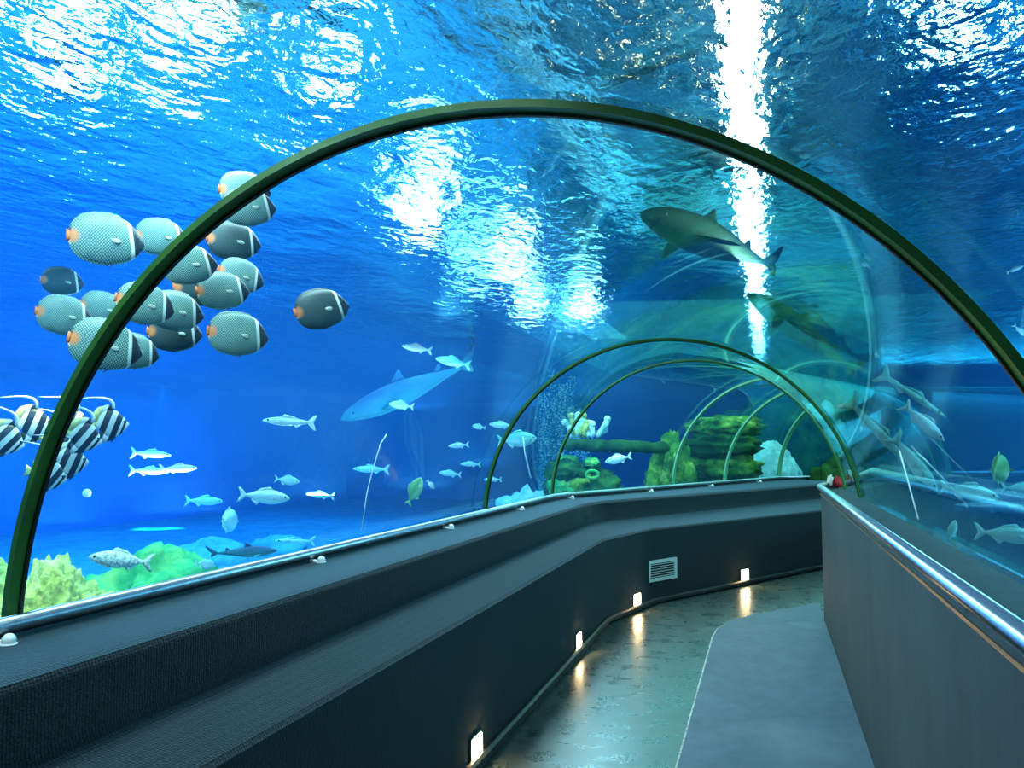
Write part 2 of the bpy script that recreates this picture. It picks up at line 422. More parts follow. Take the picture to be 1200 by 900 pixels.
# ------------------------------------------------------------------ mat on the floor
t = setp(empty('floor_mat', (0, 5, 0)), 'blue grey rubber walkway mat along the right wall, with a pale edge', 'mat')
out = [(-.42, -1.6), (-.42, 6.95), (-.40, 7.25), (-.33, 7.55), (-.18, 7.85), (.10, 8.25), (.453, 8.72)]
rim = out + [(.453, -1.6)]
bm = bmesh.new()
vs = [bm.verts.new((x, y - 5, .003)) for x, y in rim]; f = bm.faces.new(vs)
ex = bmesh.ops.extrude_face_region(bm, geom=[f]); bmesh.ops.translate(bm, vec=(0, 0, .02), verts=[v for v in ex['geom'] if isinstance(v, bmesh.types.BMVert)])
obj('mat_sheet', bm, M['mat'], t, False)
M['edge'] = pbr('worn_white_edge', (.42, .44, .42), .5, var=.6, vscale=30)
bm = bmesh.new(); tube(bm, [(x - .004, y - 5, .014) for x, y in out[:-1]], .0085, 8); obj('edge_strip', bm, M['edge'], t)

# ------------------------------------------------------------------ low wall lamps and the vent
def emis(name, c, s):
    q = N(name); return q.surf(q.n('Emission', {'Color': c, 'Strength': s}))
M['lamp'] = emis('warm_lamp_glass', (1, .70, .34), 48)
wl = [Vector((p.x, p.y, 0)) for p in path(-1.34, E1)]
def wall_at_px(px, lst):
    a = math.atan((px - 600) / 1000) - YAW
    d = Vector((math.sin(a), math.cos(a)))
    for p, q in zip(lst, lst[1:]):
        e = q - p; den = d.x * e.y - d.y * e.x
        if abs(den) < 1e-6: continue
        s = (d.y * p.x - d.x * p.y) / den
        if 0 <= s <= 1:
            r = p + e * s
            if r.x * d.x + r.y * d.y > 0: return r, e.normalized()
lamp0 = None
for px, z, lab in ((557, .075, 'glowing square lamp nearest the viewer, low on the left wall'), (675, .075, 'glowing square lamp second from the viewer, low on the left wall'),
                (743, .085, 'glowing square lamp at the bend, below and left of the white vent'), (868, .10, 'glowing square lamp farthest away, low on the wall past the vent')):
    p, e = wall_at_px(px, wl); nrm = Vector((e.y, -e.x, 0)); rot = math.atan2(-e.x, e.y)
    if lamp0 is None:
        t = lamp0 = empty('wall_lamp')
        kids = [obj('housing', bevelled_box((.006, 0, 0), (.012, .150, .150), .003), M['steel'], t, 'auto'), obj('lamp_glass', bevelled_box((.014, 0, 0), (.008, .132, .132), .003), M['lamp'], t, 'auto')]
    else:
        t = lamp0.copy(); COL.objects.link(t)
        for c in kids: q = c.copy(); COL.objects.link(q); q.parent = t
    setp(t, lab, 'lamp', 'low lamps in the left wall'); t.location = p + Vector((0, 0, z)) + nrm * .001; t.rotation_euler = (0, 0, rot)
p, e = wall_at_px(773, wl); nrm = Vector((e.y, -e.x, 0))
t = setp(empty('air_vent', p + Vector((0, 0, .31)) + nrm * .001), 'white slatted air vent in the dark left wall', 'vent'); t.rotation_euler = (0, 0, math.atan2(-e.x, e.y))
bm = bmesh.new()
for c, s in (((.008, 0, .085), (.016, .46, .030)), ((.008, 0, -.085), (.016, .46, .030)), ((.008, .210, 0), (.016, .04, .142)), ((.008, -.210, 0), (.016, .04, .142))): box(bm, c, s)
obj('vent_frame', bm, M['white'], t, False)
obj('vent_back', bevelled_box((.002, 0, 0), (.004, .40, .146), .001), M['black_rubber'], t, False)
s0_ = None
for k in range(6):
    if s0_ is None: b = s0_ = obj('slat', bevelled_box((0, 0, 0), (.004, .39, .010), .001, Matrix.Rotation(R(35), 3, 'Y')), M['white'], t, False)
    else: b = s0_.copy(); COL.objects.link(b)
    b.location = (.010, 0, -.0575 + .023 * k)
# red and pale bag on the ledge at the end of the tunnel
M['red'] = pbr('red_cloth', (.55, .02, .015), .6); M['cream'] = pbr('cream_cloth', (.75, .68, .50), .7)
# ------------------------------------------------------------------ fish: builders
def body_bm(st, n=14, p=2.0):
    """st: (x, z_top, z_bottom, half_width)"""
    bm = bmesh.new(); rings = []
    for x, zt, zb, w in st:
        c = (zt + zb) / 2; h = (zt - zb) / 2; r = []
        for k in range(n):
            a = 2 * PI * k / n; ca, sa = math.cos(a), math.sin(a)
            r.append(Vector((x, w * math.copysign(abs(ca) ** (2 / p), ca), c + h * math.copysign(abs(sa) ** (2 / p), sa))))
        rings.append(r)
    loft(bm, rings); return bm
def smooth_st(st, m=3):
    """Catmull-Rom through the stations"""
    out = []
    P = [st[0]] + list(st) + [st[-1]]
    for i in range(1, len(P) - 2):
        for j in range(m):
            t = j / m; q = []
            for a, b, c, d in zip(P[i - 1], P[i], P[i + 1], P[i + 2]):
                q.append(.5 * (2 * b + (c - a) * t + (2 * a - 5 * b + 4 * c - d) * t * t + (3 * b - a - 3 * c + d) * t ** 3))
            q[3] = max(q[3], .004); q[1] = max(q[1], q[2] + .004)
            out.append(tuple(q))
    out.append(st[-1]); return out
def fin_bm(pts, th=.012, y=0.0, splay=0.0):
    """flat fin in the xz plane, thin at the rim"""
    bm = bmesh.new(); n = len(pts)
    cx = sum(p[0] for p in pts) / n; cz = sum(p[1] for p in pts) / n
    rim = [bm.verts.new((x, y, z)) for x, z in pts]
    mid = [[bm.verts.new((cx + (x - cx) * .55, y + s * th / 2, cz + (z - cz) * .55)) for x, z in pts] for s in (1, -1)]
    for m_ in mid:
        for i in range(n):
            j = (i + 1) % n; bm.faces.new((rim[i], rim[j], m_[j], m_[i]))
        bm.faces.new(m_)
    return bm
def pair_fin(root, x, z, w, L, ang, out, mat, name='pectoral_fin'):
    for s in (1, -1):
        pts = [(0, .18 * L), (-L * .5, .22 * L), (-L, .02 * L), (-L * .85, -.18 * L), (-L * .3, -.16 * L)]
        bm = fin_bm(pts, .02 * L)
        bmesh.ops.rotate(bm, verts=bm.verts, cent=(0, 0, 0), matrix=Matrix.Rotation(-s * out, 3, 'Z') @ Matrix.Rotation(ang, 3, 'Y'))
        bmesh.ops.translate(bm, verts=bm.verts, vec=(x, s * w, z)); obj(name, bm, mat, root)
def eyes(root, x, z, w, r, mat):
    for s in (1, -1):
        bm = bmesh.new(); ball(bm, (x, s * w, z), r, 8, (1, .5, 1)); obj('eye', bm, mat, root)
M['eye'] = pbr('fish_eye', (.01, .012, .015), .15)

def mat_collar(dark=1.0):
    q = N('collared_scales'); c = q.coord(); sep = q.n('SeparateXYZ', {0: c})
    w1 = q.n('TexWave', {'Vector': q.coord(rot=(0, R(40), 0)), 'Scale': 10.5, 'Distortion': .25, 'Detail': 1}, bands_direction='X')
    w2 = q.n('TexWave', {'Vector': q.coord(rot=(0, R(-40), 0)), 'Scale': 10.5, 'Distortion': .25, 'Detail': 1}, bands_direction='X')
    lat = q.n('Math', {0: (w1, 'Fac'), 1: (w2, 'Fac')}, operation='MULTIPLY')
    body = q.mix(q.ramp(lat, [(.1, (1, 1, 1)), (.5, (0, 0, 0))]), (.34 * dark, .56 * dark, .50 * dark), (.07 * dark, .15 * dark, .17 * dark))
    nz = q.noise(c, 5, 3); body = q.mix(1, body, q.ramp(nz, [(.3, (.8, .85, .85)), (.7, (1.08, 1.1, .9))]), 'MULTIPLY')
    # bars across the fish: orange tail root, white collar, black face
    mr = q.n('MapRange', {'Value': q.n('Math', {0: (sep, 'X'), 1: q.n('Math', {0: (sep, 'Z'), 1: .16}, operation='MULTIPLY')}, operation='ADD'), 'From Min': -.6, 'From Max': .6})
    def pos(x): return (x + .6) / 1.2
    wht = q.ramp(mr, [(pos(.275), (0, 0, 0)), (pos(.285), (1, 1, 1)), (pos(.325), (1, 1, 1)), (pos(.335), (0, 0, 0))])
    blk = q.ramp(mr, [(pos(.33), (0, 0, 0)), (pos(.34), (1, 1, 1))])
    org = q.ramp(q.n('VectorMath', {0: c, 1: (.46, 0, 0)}, operation='ADD'), [(0, (0, 0, 0)), (1, (0, 0, 0))])
    dv = q.n('VectorMath', {0: q.n('VectorMath', {0: c, 1: (.45, 0, 0)}, operation='ADD')}, operation='LENGTH')
    org = q.ramp((dv, 'Value'), [(.06, (1, 1, 1)), (.13, (0, 0, 0))])
    col = q.mix(org, body, (.85, .25, .06)); col = q.mix(blk, col, (.012, .016, .018)); col = q.mix(wht, col, (.88, .90, .85))
    return q.surf(q.n('BsdfPrincipled', {'Base Color': col, 'Roughness': .42, 'Specular IOR Level': .5, 'Normal': q.bump(lat, .12, .01)}))
M['collar'] = mat_collar(); M['collar_shaded'] = mat_collar(.22)  # second copy darkened: shade on some fish painted into their scales
M['fin_dark'] = pbr('dark_fin', (.10, .13, .11), .5, var=.3); M['fin_edge'] = pbr('pale_fin', (.55, .62, .50), .5, var=.2)
M['fin_orange'] = pbr('orange_tail', (.80, .20, .05), .5, var=.3)
def butterfly(dark=False):
    bm_ = 'collar_shaded' if dark else 'collar'
    r = empty('butterflyfish')
    st = smooth_st([(-.480, .07, -.07, .012), (-.465, .135, -.13, .02), (-.435, .205, -.195, .03), (-.39, .262, -.25, .045), (-.31, .318, -.305, .07), (-.18, .355, -.335, .098), (-.02, .37, -.355, .116), (.13, .35, -.34, .12),
          (.25, .30, -.30, .11), (.34, .225, -.245, .09), (.41, .14, -.175, .062), (.455, .06, -.11, .034), (.49, .005, -.05, .014)])
    obj('body', body_bm(st, 16), M[bm_], r)
    rim = [(x, zt) for x, zt, zb, w in st if -.30 <= x <= .2][::-1]
    top = [(x - .01, z + .018 + .008 * (i % 2)) for i, (x, z) in enumerate(rim)] + [(-.36, .315), (-.43, .25), (-.475, .175), (-.497, .09)]
    obj('dorsal_fin', fin_strip([(x, z - .05) for x, z in rim] + [(-.34, .26), (-.40, .21), (-.44, .14), (-.465, .07)], top, .03), M[bm_], r)
    rim = [(x, zb) for x, zt, zb, w in st if -.30 <= x <= .06][::-1]
    low = [(x - .01, z - .020) for i, (x, z) in enumerate(rim)] + [(-.36, -.30), (-.43, -.24), (-.475, -.165), (-.497, -.085)]
    obj('anal_fin', fin_strip([(x, z + .05) for x, z in rim] + [(-.34, -.25), (-.40, -.20), (-.44, -.13), (-.465, -.065)], low, .03), M[bm_], r)
    obj('tail_fin', fin_bm([(-.46, .05), (-.49, .075), (-.525, .09), (-.53, .0), (-.525, -.09), (-.49, -.075), (-.46, -.05)], .03), M['fin_orange'], r)
    obj('pelvic_fin', fin_bm([(.20, -.27), (.13, -.31), (.02, -.41), (.08, -.30)], .02), M['fin_dark'], r)
    pair_fin(r, .19, -.06, .108, .19, R(15), R(18), M['fin_edge'])
    eyes(r, .385, .055, .060, .024, M['eye']); return r
def fin_strip(a, b, th):
    bm = bmesh.new(); rings = []
    for (x0, z0), (x1, z1) in zip(a, b):
        rings.append([Vector((x0, th / 2, z0)), Vector((x1, .003, z1)), Vector((x1, -.003, z1)), Vector((x0, -th / 2, z0))])
    loft(bm, rings); return bm

def mat_banner():
    q = N('banner_stripes'); c = q.coord(); sep = q.n('SeparateXYZ', {0: c})
    v = q.n('Math', {0: (sep, 'X'), 1: q.n('Math', {0: (sep, 'Z'), 1: -.42}, operation='MULTIPLY')}, operation='ADD')
    mr = q.n('MapRange', {'Value': v, 'From Min': -.7, 'From Max': .7}); P = lambda x: (x + .7) / 1.4
    Wt, K, Y = (.66, .68, .66), (.008, .011, .022), (.60, .58, .22)
    r = q.ramp(mr, [(0, Y), (P(-.36), Wt), (P(-.24), K), (P(-.06), Wt), (P(.10), K), (P(.27), Wt), (P(.35), K), (P(.42), Wt)])
    r.color_ramp.interpolation = 'CONSTANT'
    return q.surf(q.n('BsdfPrincipled', {'Base Color': r, 'Roughness': .4}))
M['banner'] = mat_banner(); M['bwhite'] = pbr('white_filament', (.9, .92, .9), .4); M['yellow_fin'] = pbr('yellow_fin', (.80, .74, .25), .45)
def banner():
    r = empty('bannerfish')
    st = smooth_st([(-.40, .06, -.06, .02), (-.34, .10, -.10, .035), (-.22, .30, -.24, .06), (-.05, .42, -.38, .085), (.10, .42, -.40, .095), (.24, .335, -.335, .09), (.34, .215, -.25, .07), (.42, .10, -.155, .045), (.50, .0, -.045, .014)])
    obj('body', body_bm(st, 14), M['banner'], r)
    obj('dorsal_fin', fin_strip([(.12, .38), (0, .39), (-.15, .32), (-.27, .20), (-.34, .06)], [(.10, .52), (-.06, .56), (-.30, .50), (-.46, .30), (-.44, .10)], .03), M['banner'], r)
    bm = bmesh.new(); tube(bm, [(.10, 0, .44), (.10, 0, .60), (.02, 0, .70), (-.14, 0, .76), (-.36, 0, .78), (-.62, 0, .77), (-.88, 0, .765)], [.05, .045, .038, .028, .02, .013, .006], 8)
    obj('filament', bm, M['bwhite'], r)
    obj('anal_fin', fin_strip([(.08, -.36), (-.10, -.32), (-.26, -.16)], [(.02, -.46), (-.20, -.54), (-.34, -.28)], .03), M['banner'], r)
    obj('tail_fin', fin_bm([(-.38, .07), (-.58, .17), (-.56, 0), (-.58, -.17), (-.38, -.07)], .02), M['yellow_fin'], r)
    obj('pelvic_fin', fin_bm([(.16, -.36), (.12, -.42), (-.02, -.56), (.04, -.38)], .03), M['eye'], r)
    eyes(r, .36, .05, .06, .028, M['eye']); return r

def mat_silver(name, back, belly, rough=.3, metal=.25):
    q = N(name); c = q.coord(); sep = q.n('SeparateXYZ', {0: c})
    mr = q.n('MapRange', {'Value': (sep, 'Z'), 'From Min': -.12, 'From Max': .12})
    nz = q.noise(c, 9, 3); sc = q.n('TexVoronoi', {'Vector': q.coord(scale=(1, 1, 1.3)), 'Scale': 38})
    f = q.mix(.25, mr, nz); col = q.ramp(f, [(.25, belly), (.72, back)])
    return q.surf(q.n('BsdfPrincipled', {'Base Color': col, 'Roughness': rough, 'Metallic': metal, 'Normal': q.bump((sc, 'Distance'), .2, .01)}))
M['silver'] = mat_silver('silver_scales', (.55, .62, .62), (.95, .97, .95))
M['bluegreen'] = mat_silver('blue_green_scales', (.12, .42, .36), (.62, .85, .78), .4, .1)
M['cyanfish'] = mat_silver('pale_cyan_scales', (.25, .55, .52), (.75, .95, .9), .4, .1)
M['pinkish'] = mat_silver('pinkish_scales', (.62, .48, .46), (.95, .86, .84), .4, .1)
M['sharkskin'] = mat_silver('green_shark_skin', (.003, .045, .018), (.008, .085, .035), .85, 0)
M['sharkteal'] = mat_silver('teal_shark_skin', (.008, .05, .12), (.04, .26, .27), .7, 0)
M['greenfish'] = mat_silver('olive_green_scales', (.16, .34, .08), (.55, .70, .30), .45, 0)
M['spotted'] = pbr('spotted_grouper_skin', (.55, .62, .55), .5, var=.7, vscale=22)
def slim(mat, deep=.12, wide=.07, tail=.16):
    """a slim silver fish of unit length, forked tail, swimming to +x"""
    r = empty('fish'); d = deep
    st = smooth_st([(-.40, .025, -.022, .012), (-.32, .035 + .1 * d, -.03 - .1 * d, .02), (-.15, .78 * d, -.75 * d, .75 * wide), (.05, d, -d, wide), (.22, .9 * d, -.92 * d, .95 * wide), (.36, .62 * d, -.62 * d, .7 * wide), (.45, .33 * d, -.36 * d, .4 * wide), (.50, .06 * d, -.12 * d, .012)])
    obj('body', body_bm(st, 12), M[mat], r)
    obj('tail_fin', fin_bm([(-.38, .026), (-.50, tail * .9), (-.56, tail), (-.49, 0), (-.56, -tail), (-.50, -tail * .9), (-.38, -.026)], .02), M[mat], r)
    obj('dorsal_fin', fin_bm([(.16, .93 * d), (.08, d + .06), (-.10, d + .02), (-.24, .50 * d), (-.1, .75 * d)], .02), M[mat], r)
    obj('anal_fin', fin_bm([(-.10, -.78 * d), (-.16, -d - .04), (-.28, -.48 * d), (-.2, -.55 * d)], .02), M[mat], r)
    pair_fin(r, .22, -.25 * d, .88 * wide, .14, R(25), R(35), M[mat]); eyes(r, .40, .14 * d, .52 * wide, .018 + .05 * d, M['eye']); return r
def shark(mat='sharkskin'):
    r = empty('shark')
    st = smooth_st([(-.42, .014, -.012, .008), (-.33, .026, -.024, .018), (-.18, .055, -.05, .042), (0, .085, -.078, .068), (.16, .092, -.085, .078), (.30, .078, -.07, .074), (.40, .055, -.045, .06), (.46, .033, -.025, .042), (.50, .006, -.004, .01)])
    obj('body', body_bm(st, 14), M[mat], r)
    obj('tail_fin', fin_bm([(-.40, .014), (-.48, .06), (-.58, .125), (-.60, .12), (-.54, .04), (-.49, .0), (-.51, -.05), (-.49, -.058), (-.42, -.015)], .015), M[mat], r)
    obj('dorsal_fin', fin_bm([(.12, .085), (.06, .12), (.02, .155), (0, .15), (.0, .11), (-.02, .075)], .02), M[mat], r)
    obj('rear_dorsal_fin', fin_bm([(-.22, .045), (-.27, .085), (-.29, .08), (-.29, .03)], .012), M[mat], r)
    for s in (1, -1):
        pts = [(0.03, 0), (-.03, .08), (-.09, .145), (-.11, .14), (-.09, .06), (-.07, 0)]
        bm = fin_bm(pts, .016); bmesh.ops.rotate(bm, verts=bm.verts, matrix=Matrix.Rotation(-s * R(105), 3, 'X')); bmesh.ops.translate(bm, verts=bm.verts, vec=(.22, s * .06, -.035)); obj('pectoral_fin', bm, M[mat], r)
    eyes(r, .42, .012, .052, .009, M['eye']); return r
PROTO = {}
def place(kind, make, px, py, depth, length, roll, label, cat, group, face=1, turn=0, lean=0):
    """kind: key of the model; roll: nose up in degrees; face: +1 swims right, -1 left, seen from the tunnel; turn: nose away from the viewer"""
    if kind not in PROTO: root = PROTO[kind] = make(); kids = list(root.children)
    else:
        src = PROTO[kind]; root = src.copy(); COL.objects.link(root)
        for c in src.children: q = c.copy(); COL.objects.link(q); q.parent = root
    p = at(px, py, depth); v = (p - Vector((0, 0, CAMZ))); v.z = 0; v.normalize()
    rt = Vector((v.y, -v.x, 0)) * face; up = Vector((0, 0, 1))
    d = (rt * math.cos(R(turn)) + v * math.sin(R(turn))).normalized()
    d = (d * math.cos(R(roll)) + up * math.sin(R(roll))).normalized()
    n = up.cross(d).normalized(); u = d.cross(n)
    n2 = n * math.cos(R(lean)) + u * math.sin(R(lean)); u = d.cross(n2)
    m = Matrix((d, n2, u)).transposed().to_4x4()
    root.matrix_world = Matrix.Translation(p) @ m @ Matrix.Scale(length, 4)
    setp(root, label, cat, group); return root

# ------------------------------------------------------------------ fish: the shoal of collared butterflyfish
BF = [(126, 281, 82, 0, 0, 'at the upper left of the shoal, level and well lit'), (190, 278, 60, 3, 0, 'behind the big hoop, just right of the leftmost upper one'),
      (288, 223, 62, 4, 0, 'topmost of the shoal, cut by the big hoop'), (293, 243, 64, 6, 0, 'just below the topmost one, right of the big hoop'),
      (275, 283, 64, -2, 1, 'shadowed dark, under the two topmost fish'), (222, 310, 66, 8, 0, 'right of the hoop in mid shoal, nose raised'),
      (283, 324, 56, -14, 0, 'at the right edge of the shoal, nose lowered'), (262, 341, 62, 4, 0, 'in mid shoal, in front of a dark shadowed fish'),
      (236, 336, 62, 6, 1, 'shadowed greenish, behind the mid shoal'), (171, 357, 66, -10, 0, 'low in the shoal, right beside the big hoop'),
      (207, 365, 64, -6, 0, 'low in the shoal, overlapping its neighbour by the hoop'), (206, 390, 62, 0, 1, 'shadowed dark, lowest in the middle of the shoal'),
      (280, 392, 72, -4, 0, 'at the lower right of the shoal, apart from the rest'), (77, 370, 60, -6, 0, 'at the left edge of the shoal, bluish'),
      (122, 362, 52, -8, 0, 'small, behind the lower left of the shoal'), (125, 405, 80, -10, 0, 'large, lower left, crossed by the big hoop'),
      (158, 412, 56, -8, 0, 'half hidden behind the large lower left one'), (74, 330, 44, 0, 1, 'faint and distant, above the left edge of the shoal'),
      (378, 362, 68, 12, 1, 'dark, alone to the right of the shoal')]
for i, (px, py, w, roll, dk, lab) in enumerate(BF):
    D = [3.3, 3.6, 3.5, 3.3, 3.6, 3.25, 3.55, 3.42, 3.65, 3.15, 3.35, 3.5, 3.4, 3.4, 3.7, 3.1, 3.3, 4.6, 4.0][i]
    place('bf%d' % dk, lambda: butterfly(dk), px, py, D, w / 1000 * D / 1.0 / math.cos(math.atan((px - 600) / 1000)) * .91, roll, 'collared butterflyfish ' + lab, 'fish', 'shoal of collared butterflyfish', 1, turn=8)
# ------------------------------------------------------------------ fish: the bannerfish
BN = [(6, 515, 'at the left edge of the picture'), (39, 497, 'upper left, left of the hoop'), (86, 498, 'just right of the hoop, behind the middle one'), (98, 512, 'in the middle of the group'),
      (129, 497, 'rightmost of the group, streaming its long filament'), (81, 541, 'lower middle of the group'), (56, 557, 'lowest, half hidden by the hoop'), (66, 516, 'behind the hoop in the middle')]
for i, (px, py, lab) in enumerate(BN):
    D = [4.0, 4.2, 4.5, 4.0, 4.2, 4.1, 4.0, 4.3][i]
    place('bn', banner, px, py, D, .037 * D / math.cos(math.atan((px - 600) / 1000)), [-18, 4, 0, -14, 4, 2, -14, -10][i], 'black and white striped bannerfish ' + lab, 'fish', 'bannerfish by the left hoop', 1, turn=6)
# ------------------------------------------------------------------ fish: the others
S = 'silver'; G1 = 'small fish in the open water on the left'
FL = [  # kind, px, py, depth, px length, roll, face, turn, label, maker args
    (S, 338, 494, 6, 58, 3, -1, 5, 'long white silver fish in the blue water, below the dark lone fish', (.085, .05)),
    ('cyanfish', 178, 532, 6.5, 42, -4, 1, 10, 'small slim pale fish above a pinkish one', (.10, .06)),
    ('pinkish', 210, 549, 6.4, 40, 2, 1, 0, 'pinkish fish, the right one of two nose to tail', (.11, .06)),
    ('cyanfish', 176, 552, 6.6, 42, -2, 1, 0, 'pale fish, the left one of two nose to tail', (.10, .06)),
    ('cyandeep', 337, 563, 6.3, 27, -8, 1, 15, 'small deep-bodied pale fish above the larger silver one', (.19, .09)),
    (S + 'deep', 311, 582, 6, 56, -6, 1, 5, 'deep silver fish with a forked tail, facing right, low in the left tank', (.15, .08)),
    ('cyanfish', 375, 580, 7, 31, 6, -1, 10, 'blue green fish right of the deep silver fish', (.12, .07)),
    ('cyanfish', 240, 587, 8, 40, -3, 1, 20, 'faint bluish fish left of the deep silver fish', (.12, .07)),
    ('spotted', 140, 656, 4.9, 66, 8, -1, 8, 'mottled grouper-like fish above the green mound', (.15, .09)),
    ('cyandeep', 241, 661, 5.5, 22, -10, 1, 30, 'stubby cyan fish right of the green mound', (.24, .12)),
    ('silverdeep', 268, 610, 7, 22, 0, 1, 75, 'round pale fish seen head on above the rail', (.28, .16)),
    ('cyanfish', 345, 634, 7.5, 44, 3, -1, 0, 'thin fish skimming just above the left rail', (.06, .04)),
    (S, 470, 475, 8.4, 28, 8, -1, 20, 'bright silver fish beside the shark belly', (.16, .09)),
    ('pinkish', 488, 408, 8, 34, 10, -1, 10, 'brightly lit fish near the ripples, above the shark', (.12, .07)),
    ('cyanfish', 434, 550, 9, 40, 2, -1, 5, 'faint slim fish crossing the thin white line', (.10, .06)),
    ('cyandeep', 561, 500, 9, 15, 10, -1, 10, 'tiny pale fish left of the second hoop', (.2, .1)),
    ('cyanfish', 587, 498, 9, 27, 4, -1, 5, 'pale fish touching the second hoop', (.14, .08)),
    (S, 537, 522, 9, 23, -4, -1, 5, 'small silver fish, upper of three left of the second hoop', (.13, .07)),
    ('cyanfish', 551, 544, 9, 23, 2, -1, 5, 'small pale fish, middle of three left of the second hoop', (.12, .07)),
    ('cyanfish', 527, 555, 9, 25, 6, -1, 5, 'small pale fish, lowest of three left of the second hoop', (.14, .08)),
    ('greendeep', 486, 575, 8, 30, 60, 1, 30, 'oval green fish nose up, low beside the rail', (.26, .10)),
    ('pinkdeep', 505, 568, 8, 13, -50, 1, 10, 'tiny orange pink fish right of the oval green fish', (.2, .1)),
    ('bluegreen', 607, 515, 10, 44, 4, 1, 10, 'blue green fish with a dark head, behind the second hoop', (.20, .10)),
    ('silverdeep', 724, 538, 11, 30, -12, -1, 10, 'pale blue fish under the mossy log', (.17, .1)),
    ('cyanfish', 577, 562, 9, 20, 0, -1, 5, 'faint pale fish left of the second hoop near the rail', (.12, .07)),
    ('cyanfish', 530, 424, 11, 40, 12, -1, 10, 'hazy teal fish near the ripples, right of the brightly lit one', (.13, .08)),
    ('bluegreen', 1070, 463, 5.6, 84, -38, 1, 0, 'thin green fish diving steeply below the right-hand ripples', (.045, .04)),
    ('silver', 1083, 496, 5.0, 58, -46, 1, 0, 'silver blue fish diving on the right, under the thin green one', (.13, .08)),
    ('bluegreen', 1028, 505, 5.2, 92, -50, 1, 0, 'long green fish diving beside the right rail end', (.06, .05)),
    ('cyanfish', 1073, 544, 4.8, 78, -55, 1, 0, 'blue silver fish diving, lowest of the steep divers on the right', (.11, .07)),
    ('cyandeep', 1137, 577, 4.2, 60, -10, 1, 0, 'bright cyan fish low on the right, facing right', (.16, .09)),
    ('greendeep', 1171, 550, 4.6, 30, 5, 1, 80, 'green fish seen head on with spread fins, on the right', (.26, .13)),
    ('cyandeep', 1196, 572, 4.8, 36, 0, 1, 0, 'cyan fish cut by the right edge of the picture', (.15, .09)),
    ('cyandeep', 1116, 622, 3.6, 20, 70, 1, 40, 'small green cyan fish nose up just above the right ledge', (.22, .1)),
    ('cyanfish', 1184, 627, 3.6, 68, -4, 1, 0, 'large pale cyan fish at the lower right edge, above the ledge', (.14, .09)),
    ('silver', 1190, 315, 6, 18, 20, 1, 0, 'tiny fish shape standing for a white glint high at the right edge', (.14, .08)),  # a glint on the water, modelled as a small fish
    ('silver', 1196, 388, 6, 20, -50, 1, 0, 'tiny fish shape standing for a white glint at the right edge beside the big hoop', (.12, .07)),  # second glint modelled the same way
]
MATOF = {'cyandeep': 'cyanfish', 'silverdeep': 'silver', 'greendeep': 'greenfish', 'pinkdeep': 'pinkish'}
for (kd, px, py, D, L, roll, face, turn, lab, (dp, wd)) in FL:
    key = '%s_%.3f_%.3f' % (kd, dp, wd)
    place(key, lambda: slim(MATOF.get(kd, kd), dp, wd), px, py, D, L / 1000 * D / max(.45, math.cos(R(turn))), roll, lab, 'fish', None, face, turn)
SHK = [(478, 458, 11.5, 2.0, -24, -1, -20, 0, 'teal-bellied shark gliding left in the open water'), (287, 647, 6.2, .46, 0, 1, 5, 0, 'small slate blue shark low above the left rail')]
for px, py, D, L, roll, face, turn, lean, lab in SHK:
    place('shark_pale', lambda: shark('sharkteal'), px, py, D, L, roll, lab, 'shark', 'sharks', face, turn, lean)
def place_between(make, a, b, label, lean=0):
    """head at a, tail at b"""
    if 'shark' not in PROTO: root = PROTO['shark'] = make()
    else:
        src = PROTO['shark']; root = src.copy(); COL.objects.link(root)
        for c in src.children: q = c.copy(); COL.objects.link(q); q.parent = root
    d = (a - b); L = d.length; d.normalize(); n = Vector((0, 0, 1)).cross(d).normalized(); u = d.cross(n)
    n2 = n * math.cos(R(lean)) + u * math.sin(R(lean)); u = d.cross(n2)
    root.matrix_world = Matrix.Translation((a + b) / 2) @ Matrix((d, n2, u)).transposed().to_4x4() @ Matrix.Diagonal((L / 1.05, L * .76, L * .76, 1))
    setp(root, label, 'shark', 'sharks')
place_between(shark, at(748, 248, 4.35), at(910, 313, 5.6), 'dark green shark resting over the tunnel roof, crossing the white glitter', 0)
place_between(shark, at(874, 342, 5.6), at(1005, 436, 6.3), 'dark green slender shark over the roof, lower right of the larger one', 0)
# ------------------------------------------------------------------ reef: corals and rocks
def lumpy(bm, c, rad, sub=4, rough=.22, freq=1.6, lump=.0, lfreq=6, seed=0, flat=.15):
    q = bmesh.ops.create_icosphere(bm, subdivisions=sub, radius=1); off = Vector((seed * 7.3, seed * 3.1, seed))
    for v in q['verts']:
        d = v.co.normalized(); k = 1 + rough * noise.fractal(d * freq + off, .6, 2.0, 4)
        if lump:
            vd = noise.voronoi(d * lfreq + off)[0][0]; k += lump * (max(0, 1 - 1.3 * vd)) ** .6
        v.co = Vector((d.x * rad[0] * k, d.y * rad[1] * k, d.z * rad[2] * k)) + Vector(c)
    return q['verts']
def reef_mat(name, stops, scale=6, rough=.9, bumpd=.03):
    q = N(name); c = q.coord(); a = q.noise(c, scale, 6, .65); v = q.n('TexVoronoi', {'Vector': c, 'Scale': scale * 4})
    col = q.ramp(a, stops)
    return q.surf(q.n('BsdfPrincipled', {'Base Color': col, 'Roughness': rough, 'Specular IOR Level': .2, 'Normal': q.bump(q.mix(.5, a, (v, 'Distance')), .6, bumpd)}))
M['coral_yellow'] = reef_mat('yellow_coral', [(.3, (.20, .24, .03)), (.5, (.52, .50, .10)), (.7, (.80, .62, .28))], 9)
M['coral_green'] = reef_mat('green_coral_moss', [(.3, (.02, .20, .05)), (.5, (.08, .42, .10)), (.72, (.42, .58, .12))], 4)
